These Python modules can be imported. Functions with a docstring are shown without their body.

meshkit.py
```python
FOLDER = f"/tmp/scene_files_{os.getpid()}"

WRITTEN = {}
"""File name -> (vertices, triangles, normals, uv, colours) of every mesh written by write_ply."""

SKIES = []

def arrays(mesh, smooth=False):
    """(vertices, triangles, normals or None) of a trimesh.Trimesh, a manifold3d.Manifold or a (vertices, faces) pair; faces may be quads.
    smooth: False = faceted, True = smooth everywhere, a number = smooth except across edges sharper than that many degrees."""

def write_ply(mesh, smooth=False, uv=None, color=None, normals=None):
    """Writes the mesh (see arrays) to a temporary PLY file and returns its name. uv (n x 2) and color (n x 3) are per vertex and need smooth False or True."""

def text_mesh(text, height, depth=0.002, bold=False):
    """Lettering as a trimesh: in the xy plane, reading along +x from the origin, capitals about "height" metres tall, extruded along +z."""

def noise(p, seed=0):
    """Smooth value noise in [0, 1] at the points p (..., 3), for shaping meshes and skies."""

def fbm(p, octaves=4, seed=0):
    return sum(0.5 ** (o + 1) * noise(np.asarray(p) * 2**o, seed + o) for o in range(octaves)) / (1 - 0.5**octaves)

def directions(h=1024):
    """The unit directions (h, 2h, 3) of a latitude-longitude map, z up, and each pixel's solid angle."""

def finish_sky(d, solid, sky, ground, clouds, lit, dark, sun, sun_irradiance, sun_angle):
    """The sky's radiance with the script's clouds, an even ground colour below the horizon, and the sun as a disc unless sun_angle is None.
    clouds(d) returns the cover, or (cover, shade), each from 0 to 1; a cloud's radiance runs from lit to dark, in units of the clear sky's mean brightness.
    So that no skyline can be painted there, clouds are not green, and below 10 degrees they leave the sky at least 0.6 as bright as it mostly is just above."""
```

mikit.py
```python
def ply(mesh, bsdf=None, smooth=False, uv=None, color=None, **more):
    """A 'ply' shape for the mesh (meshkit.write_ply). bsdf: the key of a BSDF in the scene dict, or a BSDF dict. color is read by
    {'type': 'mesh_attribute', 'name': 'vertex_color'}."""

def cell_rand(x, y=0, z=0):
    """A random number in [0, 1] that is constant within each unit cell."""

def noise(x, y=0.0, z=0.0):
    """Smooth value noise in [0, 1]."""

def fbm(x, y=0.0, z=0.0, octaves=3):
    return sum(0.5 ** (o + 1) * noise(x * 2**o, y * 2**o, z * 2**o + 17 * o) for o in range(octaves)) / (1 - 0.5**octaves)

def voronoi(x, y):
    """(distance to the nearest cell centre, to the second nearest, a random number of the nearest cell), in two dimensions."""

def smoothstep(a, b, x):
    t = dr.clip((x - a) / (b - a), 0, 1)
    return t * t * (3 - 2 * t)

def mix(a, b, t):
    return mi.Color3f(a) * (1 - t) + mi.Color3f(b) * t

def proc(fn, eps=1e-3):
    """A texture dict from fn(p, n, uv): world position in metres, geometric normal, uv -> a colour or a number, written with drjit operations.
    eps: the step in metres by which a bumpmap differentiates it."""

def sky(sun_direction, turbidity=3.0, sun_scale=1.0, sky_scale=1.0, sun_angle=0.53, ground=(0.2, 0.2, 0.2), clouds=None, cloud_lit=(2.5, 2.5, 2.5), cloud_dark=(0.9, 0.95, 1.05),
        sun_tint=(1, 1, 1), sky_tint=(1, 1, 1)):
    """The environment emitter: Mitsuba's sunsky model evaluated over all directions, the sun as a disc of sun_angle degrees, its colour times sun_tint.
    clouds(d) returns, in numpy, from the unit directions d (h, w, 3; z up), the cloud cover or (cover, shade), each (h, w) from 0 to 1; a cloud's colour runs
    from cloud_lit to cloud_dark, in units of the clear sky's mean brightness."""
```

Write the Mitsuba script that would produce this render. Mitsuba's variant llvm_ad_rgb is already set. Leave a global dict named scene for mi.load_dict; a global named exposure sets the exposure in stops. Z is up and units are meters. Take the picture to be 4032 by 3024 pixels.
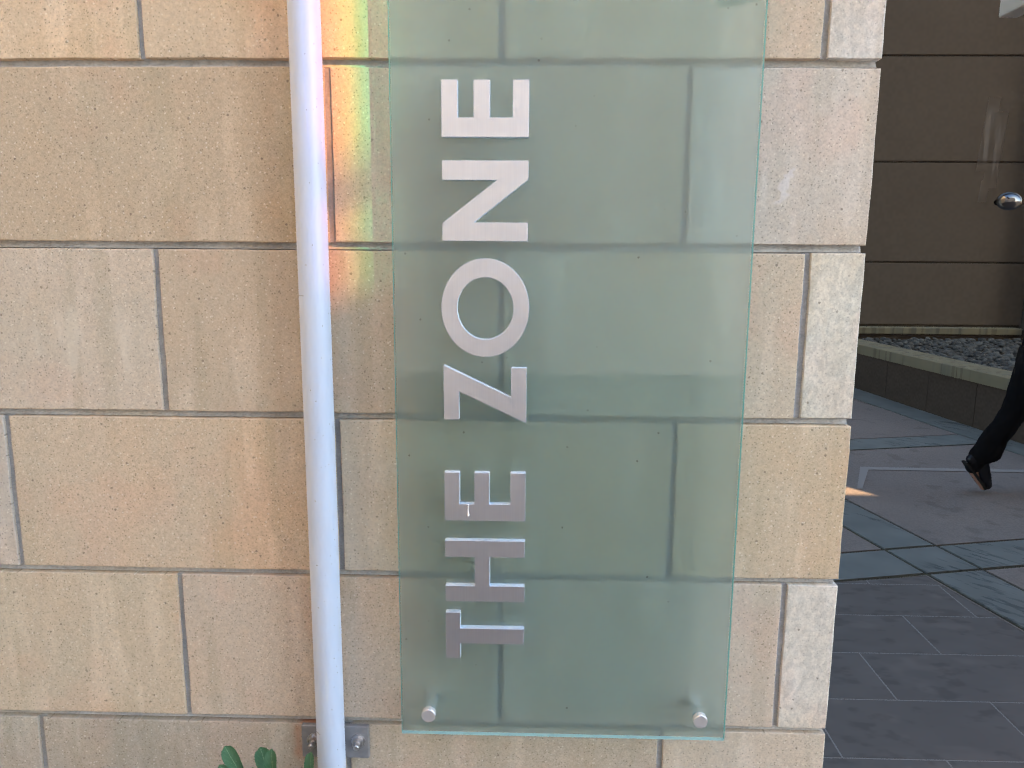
import math, random
import numpy as np, trimesh, drjit as dr, mitsuba as mi, mikit, meshkit
import manifold3d as m3
import shapely.geometry as sg
from mikit import noise, fbm, voronoi, cell_rand, smoothstep, mix

T = mi.ScalarTransform4f
rng = np.random.default_rng(7)
random.seed(7)
scene, labels = {}, {}

# ---------------------------------------------------------------- camera, sky, exposure
EYE = np.array([0.0, -1.36, 1.465])
YAW, PITCH, ROLL = (math.radians(a) for a in (-1.47884613, 9.80390811, 0.37940933))
FWD = np.array([math.sin(YAW) * math.cos(PITCH), math.cos(YAW) * math.cos(PITCH), -math.sin(PITCH)])
_r = np.cross(FWD, [0, 0, 1]); _r /= np.linalg.norm(_r)
UP = -math.sin(ROLL) * _r + math.cos(ROLL) * np.cross(_r, FWD)
scene['camera'] = {'type': 'perspective', 'fov': 67.369, 'fov_axis': 'x', 'near_clip': 0.02, 'far_clip': 2000.0,
                   'to_world': T().look_at(origin=EYE.tolist(), target=(EYE + FWD).tolist(), up=UP.tolist())}
SUN = np.array([0.52, -0.70, 0.50]); SUN /= np.linalg.norm(SUN)
scene['daylight'] = mikit.sky(SUN.tolist(), turbidity=3, sun_scale=0.6, ground=(0.25, 0.22, 0.2), sky_tint=(1.0, 1.0, 1.0), sun_tint=(1.0, 0.98, 0.92))
exposure = 4.88

# ---------------------------------------------------------------- helpers
def numbered(key):
    if key not in scene and key not in labels:
        return key
    k = 1
    while f'{key}_{k:03d}' in scene or f'{key}_{k:03d}' in labels:
        k += 1
    return f'{key}_{k:03d}'

def thing(name, label, cat=None, group=None, kind=None):
    key = numbered(name)
    labels[key] = {}
    if label: labels[key]['label'] = label
    if cat: labels[key]['category'] = cat
    if group: labels[key]['group'] = group
    if kind: labels[key]['kind'] = kind
    return key

def part(parent, name, mesh, bsdf, smooth=False, label=None, kind=None, **kw):
    key = numbered(f'{parent}__{name}')
    scene[key] = mikit.ply(mesh, bsdf, smooth, **kw)
    if label or kind:
        labels[key] = {}
        if label: labels[key]['label'] = label
        if kind: labels[key]['kind'] = kind
    return key

def whole(key, mesh, bsdf, smooth=False, **kw):
    scene[key] = mikit.ply(mesh, bsdf, smooth, **kw)

def box(x0, x1, y0, y1, z0, z1):
    b = trimesh.creation.box([x1 - x0, y1 - y0, z1 - z0])
    b.apply_translation([(x0 + x1) / 2, (y0 + y1) / 2, (z0 + z1) / 2])
    return b

def rbox(x0, x1, y0, y1, z0, z1, c=0.001):
    """box with chamfered edges"""
    pts = []
    for sx, X in ((1, x0), (-1, x1)):
        for sy, Y in ((1, y0), (-1, y1)):
            for sz, Z in ((1, z0), (-1, z1)):
                pts += [[X + sx * c, Y + sy * c, Z], [X + sx * c, Y, Z + sz * c], [X, Y + sy * c, Z + sz * c]]
    return trimesh.convex.convex_hull(np.array(pts))

def cat(*ms):
    return trimesh.util.concatenate(list(ms))

def tri(man):
    m = man.to_mesh()
    return trimesh.Trimesh(np.array(m.vert_properties[:, :3]), np.array(m.tri_verts), process=False)

def extrude_xz(poly, y0, y1):
    """polygon in (x, z), solid from y0 (front) to y1 (back)"""
    m = trimesh.creation.extrude_polygon(poly, y1 - y0, engine='earcut')
    v = m.vertices.copy()
    m.vertices = np.stack([v[:, 0], y1 - v[:, 2], v[:, 1]], 1)
    return m

def slab(poly, z0, z1):
    m = trimesh.creation.extrude_polygon(poly, z1 - z0, engine='earcut')
    m.apply_translation([0, 0, z0])
    return m

def cyl(p0, p1, r, n=32):
    return trimesh.creation.cylinder(radius=r, segment=[p0, p1], sections=n)

def hull_chain(joints, bones, length=0.02, taubin=8):
    """joints: {name: (pos, r)}; bones: [(a, b)]; one smooth body"""
    out = None
    for a, b in bones:
        (pa, ra), (pb, rb) = joints[a], joints[b]
        s = m3.Manifold.hull(m3.Manifold.sphere(ra, 20).translate(list(pa)) + m3.Manifold.sphere(rb, 20).translate(list(pb)))
        out = s if out is None else out + s
    m = tri(out.refine_to_length(length))
    m = trimesh.Trimesh(m.vertices, m.faces, process=True)
    trimesh.smoothing.filter_taubin(m, iterations=taubin)
    return m

# ---------------------------------------------------------------- materials
STONE_TINT = []   # rows: r, g, b, paleness

def stone_tables():
    t = np.array(STONE_TINT, np.float32)
    return [mi.Float(t[:, k]) for k in range(4)]

def stone_fn(p, n, uv):
    tr, tg, tb, tp = stone_fn.tab
    idf = dr.floor(uv.x / 10.0 + 0.5)
    i = mi.UInt32(dr.clip(idf, 0, len(STONE_TINT) - 1))
    base = mi.Color3f(dr.gather(mi.Float, tr, i), dr.gather(mi.Float, tg, i), dr.gather(mi.Float, tb, i))
    pale = dr.gather(mi.Float, tp, i)
    x, y, z = p.x, p.y, p.z
    o = idf * 3.17
    big = fbm(x * 5 + o, z * 4 + o, 1.3, 3)
    big2 = fbm(x * 7 + o + 40, z * 5 - o, 4.1, 3)
    streak = fbm(x * 34 + o * 2, z * 2.6 + o, 8.0, 3)
    col = base
    col = mix(col, col * mi.Color3f(1.04, 0.95, 0.86), smoothstep(0.48, 0.75, big) * 0.7)
    col = mix(col, col * mi.Color3f(0.95, 0.985, 1.0), smoothstep(0.50, 0.72, big2) * 0.7)
    col = mix(col, col * mi.Color3f(1.05, 0.96, 0.95), smoothstep(0.55, 0.8, fbm(x * 11 + o, z * 9, 9.0, 2)) * 0.6)
    col = mix(col, col * mi.Color3f(0.84, 0.86, 0.82), smoothstep(0.50, 0.78, streak) * (1 - pale) * 0.5)
    col = mix(col, col * mi.Color3f(1.13, 1.14, 1.17), smoothstep(0.54, 0.78, fbm(x * 26 - o, z * 5 + o, 3.0, 3)) * 0.85)
    g = 0.5 * noise(x * 330, z * 330, y * 330) + 0.5 * noise(x * 620 + 9, z * 620, y * 620)
    col = col * (0.82 + 0.36 * g)
    # swirled paler quoins
    w = fbm(x * 40 + o, z * 26, 2.0, 3)
    sw = fbm(x * 150 + w * 4, z * 95 + w * 4, 5.0, 3)
    col = mix(col, col * mix(mi.Color3f(0.93, 0.935, 0.94), mi.Color3f(1.10, 1.09, 1.085), smoothstep(0.3, 0.7, sw)), pale)
    qd, _q2, qr = voronoi(x * 190 + 31, z * 190 + o)
    pit = smoothstep(0.34, 0.12, qd) * smoothstep(0.70, 0.95, qr) * (1 - 0.5 * pale)
    col = mix(col, col * 0.62, pit)
    vd, _v2, vr = voronoi(x * 62 + o, z * 62)
    blk = smoothstep(0.17, 0.09, vd) * smoothstep(0.90, 1.0, vr)
    col = mix(col, mi.Color3f(0.14, 0.12, 0.10), blk * 0.7)
    sd, _s2, sr = voronoi(x * 120 + 5 + o, z * 120)
    spk = smoothstep(0.24, 0.08, sd) * smoothstep(0.72, 0.98, sr)
    col = mix(col, mi.Color3f(0.74, 0.70, 0.62), spk * 0.55)
    # rust bleeding out of the pipe bracket
    rx, rz = x + 0.452, z - 0.512
    rn = fbm(x * 60, z * 35, 6.0, 3)
    rust = smoothstep(0.026, 0.002, dr.abs(rx) + 0.016 * rn) * smoothstep(0.062, 0.03, dr.abs(rz) + 0.02 * rn)
    rust2 = smoothstep(0.004, 0.0015, dr.abs(z - 0.5515)) * smoothstep(0.035, 0.02, dr.abs(x + 0.42))
    col = mix(col, mi.Color3f(0.40, 0.15, 0.07), dr.maximum(rust * 0.5, rust2 * 0.75))
    # chalk mark on the second stone at the right
    cx, cz = x - 0.427 - (z - 1.575) * 0.35, z - 1.578
    cm = smoothstep(0.019, 0.013, dr.abs(cx) + 0.012 * noise(x * 160, z * 160, 0) + dr.maximum(cz, 0.0) * 0.25) * smoothstep(0.034, 0.026, dr.abs(cz)) * smoothstep(0.42, 0.56, noise(x * 190, z * 120, 4.0) + 0.12)
    col = mix(col, mi.Color3f(0.62, 0.60, 0.64), cm * 0.38)
    # dried white drips left of the pipe
    dn = noise(x * 70, z * 14, 3.0) * smoothstep(0.5, 0.75, fbm(x * 24, z * 9, 12.0, 2))
    dm = smoothstep(0.12, 0.02, dr.abs(x + 0.80)) * smoothstep(0.11, 0.02, dr.abs(z - 1.27))
    col = mix(col, mi.Color3f(0.66, 0.60, 0.52), dr.clip(dm * dn * 1.2, 0, 0.28))
    return col

def stone_bump(p, n, uv):
    x, y, z = p.x, p.y, p.z
    return 0.5 * noise(x * 300, z * 300, y * 300) + 0.5 * noise(x * 560, z * 560, y * 560) + 0.8 * fbm(x * 60, z * 60, 2.0, 2)

scene['m_stone'] = {'type': 'bumpmap', 'arbitrary': mikit.proc(stone_bump, eps=6e-4), 'scale': 0.0008,
                    'bsdf': {'type': 'principled', 'base_color': mikit.proc(stone_fn), 'roughness': 0.9, 'specular': 0.25}}

def mortar_fn(p, n, uv):
    x, y, z = p.x, p.y, p.z
    g = noise(x * 380, z * 380, y * 380) * 0.6 + noise(x * 140, z * 140, y * 140) * 0.4
    c = mix(mi.Color3f(0.23, 0.245, 0.27), mi.Color3f(0.38, 0.395, 0.42), fbm(x * 22, z * 22, y * 20, 3))
    c = mix(c, mi.Color3f(0.34, 0.31, 0.26), smoothstep(0.5, 0.75, fbm(x * 4 + 8, z * 5, 2.0, 2)) * 0.5)
    c = dr.select(p.y > 0.0075, c * mi.Color3f(1.42, 1.37, 1.30), c * 0.92)   # bed joints were pointed with a paler mix
    return c * (0.75 + 0.5 * g)

def mortar_bump(p, n, uv):
    return 0.6 * noise(p.x * 120, p.z * 260, p.y * 260) + 0.4 * noise(p.x * 420, p.z * 420, p.y * 420)

scene['m_mortar'] = {'type': 'bumpmap', 'arbitrary': mikit.proc(mortar_bump, eps=6e-4), 'scale': 0.0022,
                     'bsdf': {'type': 'principled', 'base_color': mikit.proc(mortar_fn), 'roughness': 0.95, 'specular': 0.2}}

def facade_fn(p, n, uv):
    """far or out-of-frame coursed sandstone"""
    x, y, z = p.x + p.y, p.y, p.z
    row = dr.floor((z - 1.783) / 0.3047)
    h = (z - 1.783) / 0.3047 - row
    q = x / 0.61 + 0.5 * (row - 2 * dr.floor(row / 2))
    col = mix(mi.Color3f(0.50, 0.39, 0.27), mi.Color3f(0.46, 0.40, 0.32), cell_rand(dr.floor(q), row, 3))
    j = (h < 0.04) | (q - dr.floor(q) < 0.018)
    col = col * (0.85 + 0.3 * fbm(x * 6, z * 6, 1.0, 3))
    return dr.select(j, mi.Color3f(0.30, 0.29, 0.28), col)
scene['m_facade'] = {'type': 'principled', 'base_color': mikit.proc(facade_fn), 'roughness': 0.9, 'specular': 0.2}

def pipe_fn(p, n, uv):
    x, y, z = p.x, p.y, p.z
    vd, _v2, vr = voronoi((x + y) * 60, z * 60)
    s = smoothstep(0.10, 0.04, vd) * smoothstep(0.72, 0.95, vr)
    c = mix(mi.Color3f(0.46, 0.525, 0.655), mi.Color3f(0.50, 0.56, 0.68), noise(x * 30, z * 6, y * 30))
    d = smoothstep(0.62, 0.8, fbm(x * 70, y * 70, z * 9, 3)) * 0.25
    c = mix(c, mi.Color3f(0.62, 0.60, 0.58), d)
    return mix(c, mi.Color3f(0.28, 0.26, 0.25), s * 0.7)
def pipe_bump(p, n, uv):
    return noise(p.x * 60, p.z * 18, p.y * 60) + 0.35 * noise(p.x * 160, p.z * 130, p.y * 160)
scene['m_pipe'] = {'type': 'bumpmap', 'arbitrary': mikit.proc(pipe_bump), 'scale': 0.0006,
                   'bsdf': {'type': 'principled', 'base_color': mikit.proc(pipe_fn), 'roughness': 0.34, 'specular': 0.5}}

def letter_fn(p, n, uv):
    x, y, z = p.x, p.y, p.z
    c = mix(mi.Color3f(0.765, 0.80, 0.87), mi.Color3f(0.80, 0.835, 0.90), noise(x * 900, z * 14, 0.0))
    c = c * (0.94 + 0.1 * fbm(x * 30, z * 30, y * 30, 3))
    vd, _v2, vr = voronoi(x * 90, z * 90)
    dust = smoothstep(0.09, 0.04, vd) * smoothstep(0.86, 0.95, vr)
    return mix(c, mi.Color3f(0.9, 0.9, 0.9), dust * 0.7)
def letter_bump(p, n, uv):
    return noise(p.x * 1400, p.z * 22, p.y * 200)
scene['m_letter'] = {'type': 'bumpmap', 'arbitrary': mikit.proc(letter_bump, eps=4e-4), 'scale': 0.00003,
                     'bsdf': {'type': 'principled', 'base_color': mikit.proc(letter_fn), 'metallic': 1.0, 'roughness': 0.36}}
scene['m_letter_edge'] = {'type': 'principled', 'base_color': {'type': 'rgb', 'value': [0.60, 0.70, 0.82]}, 'metallic': 0.4, 'roughness': 0.45}
scene['m_chip'] = {'type': 'principled', 'base_color': {'type': 'rgb', 'value': [0.86, 0.86, 0.88]}, 'roughness': 0.6}
scene['m_steel'] = {'type': 'principled', 'base_color': {'type': 'rgb', 'value': [0.86, 0.86, 0.89]}, 'metallic': 0.8, 'roughness': 0.38}
scene['m_chrome'] = {'type': 'principled', 'base_color': {'type': 'rgb', 'value': [0.13, 0.13, 0.13]}, 'metallic': 1.0, 'roughness': 0.08}
def galv_fn(p, n, uv):
    x, y, z = p.x, p.y, p.z
    c = mix(mi.Color3f(0.20, 0.20, 0.215), mi.Color3f(0.30, 0.30, 0.315), fbm(x * 90, y * 90, z * 90, 3))
    return mix(c, mi.Color3f(0.32, 0.27, 0.22), smoothstep(0.6, 0.8, fbm(x * 60 + 5, z * 60, y * 60, 3)) * 0.5)
scene['m_galv'] = {'type': 'principled', 'base_color': mikit.proc(galv_fn), 'metallic': 0.35, 'roughness': 0.5}
def bolt_fn(p, n, uv):
    return mix(mi.Color3f(0.52, 0.515, 0.53), mi.Color3f(0.36, 0.30, 0.26), smoothstep(0.45, 0.7, fbm(p.x * 150, p.y * 150, p.z * 150, 3)) * smoothstep(-0.37, -0.40, p.x))
scene['m_bolt'] = {'type': 'principled', 'base_color': mikit.proc(bolt_fn), 'metallic': 0.9, 'roughness': 0.3}

# sign glass
scene['m_clear_glass'] = {'type': 'thindielectric', 'int_ior': 1.5, 'specular_transmittance': {'type': 'rgb', 'value': [0.92, 0.985, 0.995]}}
def film_fn(p, n, uv):
    x, y, z = p.x, p.y, p.z
    c = mi.Color3f(0.665, 0.79, 0.80) * (0.97 + 0.06 * fbm(x * 9, z * 9, 2.0, 3))
    vd, _v2, vr = voronoi(x * 23 + 2, z * 23)
    c = mix(c, c * 0.35, smoothstep(0.058, 0.02, vd) * smoothstep(0.86, 0.96, vr) * 0.8)
    return c
scene['m_film'] = {'type': 'principledthin', 'base_color': mikit.proc(film_fn), 'roughness': 0.225, 'spec_trans': 0.88, 'eta': 1.5, 'diff_trans': 0.9}
scene['m_glass_edge'] = {'type': 'principledthin', 'base_color': {'type': 'rgb', 'value': [0.62, 0.95, 1.0]}, 'roughness': 0.3, 'spec_trans': 0.1, 'diff_trans': 1.0}

scene['m_glass_side'] = {'type': 'principledthin', 'base_color': {'type': 'rgb', 'value': [0.16, 0.38, 0.36]}, 'roughness': 0.3, 'spec_trans': 0.2, 'diff_trans': 1.0}
# leaves
def leaf_fn(p, n, uv):
    u, v = uv.x, uv.y
    c = mix(mi.Color3f(0.048, 0.118, 0.062), mi.Color3f(0.098, 0.18, 0.108), fbm(p.x * 60, p.y * 60, p.z * 60, 3))
    rib = smoothstep(0.06, 0.015, dr.abs(u))
    c = mix(c, mi.Color3f(0.22, 0.33, 0.20), rib * 0.6)
    vein = smoothstep(0.75, 1.0, dr.sin(v * 42 - dr.abs(u) * 16))
    c = mix(c, mi.Color3f(0.11, 0.22, 0.11), vein * 0.25)
    sp = smoothstep(0.9, 0.95, noise(p.x * 500, p.y * 500, p.z * 500))
    return mix(c, mi.Color3f(0.3, 0.38, 0.3), sp * 0.4)
scene['m_leaf'] = {'type': 'principledthin', 'base_color': mikit.proc(leaf_fn), 'roughness': 0.3, 'diff_trans': 0.4, 'spec_trans': 0.0, 'eta': 1.45}
scene['m_stem'] = {'type': 'principled', 'base_color': {'type': 'rgb', 'value': [0.13, 0.15, 0.06]}, 'roughness': 0.7}

# dark glass bay
scene['m_dark_glass'] = {'type': 'thindielectric', 'int_ior': 1.1, 'specular_transmittance': {'type': 'rgb', 'value': [0.51, 0.43, 0.355]}}

# courtyard
def concrete_fn(p, n, uv):
    x, y = p.x, p.y
    c = mix(mi.Color3f(0.305, 0.265, 0.25), mi.Color3f(0.375, 0.325, 0.30), fbm(x * 2.5, y * 2.5, 1.0, 4))
    c = c * (0.88 + 0.24 * noise(x * 160, y * 160, 0.0))
    st = smoothstep(0.62, 0.8, fbm(x * 9 + 4, y * 9, 3.0, 3))
    return mix(c, c * 0.72, st * 0.6)
scene['m_pink_concrete'] = {'type': 'principled', 'base_color': mikit.proc(concrete_fn), 'roughness': 0.6, 'specular': 0.4}
def bluestone_fn(p, n, uv):
    x, y = p.x, p.y
    a = x * 0.8 + y * 0.6; b = -x * 0.6 + y * 0.8
    f = fbm(x * 7, y * 7, 2.0, 4)
    c = mix(mi.Color3f(0.215, 0.238, 0.236), mi.Color3f(0.31, 0.335, 0.328), f)
    d = smoothstep(0.52, 0.75, fbm(a * 45, b * 12, 5.0, 3)) * smoothstep(0.42, 0.62, fbm(x * 3 + 5, y * 3, 7.0, 2))
    return mix(c, mi.Color3f(0.09, 0.11, 0.12), d * 0.7)
scene['m_bluestone'] = {'type': 'principled', 'base_color': mikit.proc(bluestone_fn), 'roughness': 0.55, 'specular': 0.4}
def pjoint_fn(p, n, uv):
    return mix(mi.Color3f(0.06, 0.055, 0.045), mi.Color3f(0.14, 0.13, 0.08), fbm(p.x * 18, p.y * 18, 1.0, 3))
scene['m_paving_joint'] = {'type': 'principled', 'base_color': mikit.proc(pjoint_fn), 'roughness': 0.9}
def tile_fn(p, n, uv):
    x, y = p.x, p.y
    k = cell_rand(dr.floor(uv.x), dr.floor(uv.y), 2)
    c = mix(mi.Color3f(0.185, 0.173, 0.170), mi.Color3f(0.245, 0.228, 0.222), fbm(x * 5 + k * 9, y * 9, k * 7, 4))
    d = smoothstep(0.55, 0.8, fbm(x * 14 + k * 5, y * 24, 3.0, 4))
    c = mix(c, mi.Color3f(0.29, 0.26, 0.25), smoothstep(0.6, 0.85, fbm(x * 7 - k * 4, y * 11, 8.0, 3)) * 0.5)
    return mix(c, c * 0.7, d * 0.6)
scene['m_tile'] = {'type': 'principled', 'base_color': mikit.proc(tile_fn), 'roughness': 0.38, 'specular': 0.5}
scene['m_grout'] = {'type': 'principled', 'base_color': {'type': 'rgb', 'value': [0.40, 0.385, 0.38]}, 'roughness': 0.9}
def plan_fn(p, n, uv):
    x, y, z = p.x, p.y, p.z
    c = mix(mi.Color3f(0.090, 0.066, 0.050), mi.Color3f(0.118, 0.088, 0.068), fbm(x * 3, y * 3, z * 5, 4))
    return c * (0.85 + 0.3 * noise(x * 50, y * 50, z * 50))
scene['m_brown_render'] = {'type': 'principled', 'base_color': mikit.proc(plan_fn), 'roughness': 0.85, 'specular': 0.25}
def cap_fn(p, n, uv):
    x, y, z = p.x, p.y, p.z
    c = mix(mi.Color3f(0.255, 0.222, 0.145), mi.Color3f(0.33, 0.29, 0.195), fbm(x * 5, y * 5, z * 9, 4))
    c = mix(c, mi.Color3f(0.20, 0.20, 0.165), smoothstep(0.5, 0.75, fbm(x * 11 + 6, y * 11, 2.0, 3)) * 0.6)
    d = smoothstep(0.7, 0.8, noise(x * 26, y * 26, 3.0))
    return mix(c, c * 0.55, d * 0.5)
scene['m_cap'] = {'type': 'principled', 'base_color': mikit.proc(cap_fn), 'roughness': 0.85, 'specular': 0.25}
def pebble_fn(p, n, uv):
    k = cell_rand(dr.floor(uv.x + 0.5), 3, 5)
    c = mix(mi.Color3f(0.07, 0.07, 0.067), mi.Color3f(0.20, 0.20, 0.185), k)
    return c * (0.8 + 0.4 * noise(p.x * 60, p.y * 60, p.z * 60))
scene['m_pebble'] = {'type': 'principled', 'base_color': mikit.proc(pebble_fn), 'roughness': 0.7, 'specular': 0.3}
scene['m_soil'] = {'type': 'principled', 'base_color': {'type': 'rgb', 'value': [0.035, 0.03, 0.025]}, 'roughness': 1.0}
def panel_fn(p, n, uv):
    x, z = p.x, p.z
    c = mix(mi.Color3f(0.158, 0.122, 0.094), mi.Color3f(0.180, 0.142, 0.110), fbm(x * 1.1, z * 1.3, 2.0, 4))
    return c * (0.94 + 0.12 * noise(x * 30, z * 30, 0.0))
scene['m_panel'] = {'type': 'principled', 'base_color': mikit.proc(panel_fn), 'roughness': 0.75, 'specular': 0.3}
scene['m_panel_joint'] = {'type': 'principled', 'base_color': {'type': 'rgb', 'value': [0.10, 0.08, 0.06]}, 'roughness': 0.9}
scene['m_white_board'] = {'type': 'principled', 'base_color': {'type': 'rgb', 'value': [0.80, 0.69, 0.57]}, 'roughness': 0.6}
scene['m_white_line'] = {'type': 'principled', 'base_color': {'type': 'rgb', 'value': [0.43, 0.40, 0.39]}, 'roughness': 0.8}

# person
def cloth_fn(p, n, uv):
    return mi.Color3f(0.006, 0.006, 0.0075) * (0.7 + 0.8 * fbm(p.x * 25, p.y * 25, p.z * 12, 3))
scene['m_black_cloth'] = {'type': 'principled', 'base_color': mikit.proc(cloth_fn), 'roughness': 0.95, 'specular': 0.1}
scene['m_shirt'] = {'type': 'principled', 'base_color': {'type': 'rgb', 'value': [0.10, 0.11, 0.14]}, 'roughness': 0.9}
scene['m_skin'] = {'type': 'principled', 'base_color': {'type': 'rgb', 'value': [0.52, 0.29, 0.20]}, 'roughness': 0.5, 'specular': 0.4}
scene['m_shoe'] = {'type': 'principled', 'base_color': {'type': 'rgb', 'value': [0.008, 0.010, 0.018]}, 'roughness': 0.3, 'specular': 0.35}
scene['m_sole'] = {'type': 'principled', 'base_color': {'type': 'rgb', 'value': [0.012, 0.011, 0.010]}, 'roughness': 0.7}
scene['m_hair'] = {'type': 'principled', 'base_color': {'type': 'rgb', 'value': [0.03, 0.02, 0.015]}, 'roughness': 0.6}
scene['m_eye'] = {'type': 'principled', 'base_color': {'type': 'rgb', 'value': [0.05, 0.04, 0.035]}, 'roughness': 0.15}

# off-frame surroundings
scene['m_dark_paving'] = {'type': 'principled', 'base_color': {'type': 'rgb', 'value': [0.085, 0.088, 0.10]}, 'roughness': 0.8, 'specular': 0.2}
def warm_fn(p, n, uv):
    return mix(mi.Color3f(0.60, 0.48, 0.34), mi.Color3f(0.68, 0.55, 0.40), fbm(p.x + p.y, p.z, 1.0, 3))
scene['m_warm_render'] = {'type': 'principled', 'base_color': mikit.proc(warm_fn), 'roughness': 0.9, 'specular': 0.2}
scene['m_pale_render'] = {'type': 'principled', 'base_color': {'type': 'rgb', 'value': [0.54, 0.60, 0.70]}, 'roughness': 0.9, 'specular': 0.2}
scene['m_bark_mulch'] = {'type': 'principled', 'base_color': {'type': 'rgb', 'value': [0.10, 0.075, 0.055]}, 'roughness': 1.0}
scene['m_frame_bronze'] = {'type': 'principled', 'base_color': {'type': 'rgb', 'value': [0.05, 0.045, 0.04]}, 'metallic': 0.5, 'roughness': 0.5}

# ================================================================ STONE WALL
WALL_R = 0.574
wall = thing('stone_wall', 'tan sandstone block wall with recessed grey mortar joints behind the white pipe and the frosted sign', 'wall')
COURSE, J0, JT, HJ = 0.3047, 1.783, 0.0135, 0.011
def tint(r, g, b, pale=0.0):
    STONE_TINT.append((r, g, b, pale)); return len(STONE_TINT) - 1

def wobble(s, amp, seed):
    q = np.stack([s * 9, s * 0 + seed * 3.7, s * 0], -1)
    q2 = np.stack([s * 55, s * 0 + seed * 1.3, s * 0 + 5], -1)
    return amp * (meshkit.noise(q) - 0.5) * 1.2 + amp * 0.9 * (meshkit.noise(q2) - 0.5)

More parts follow.
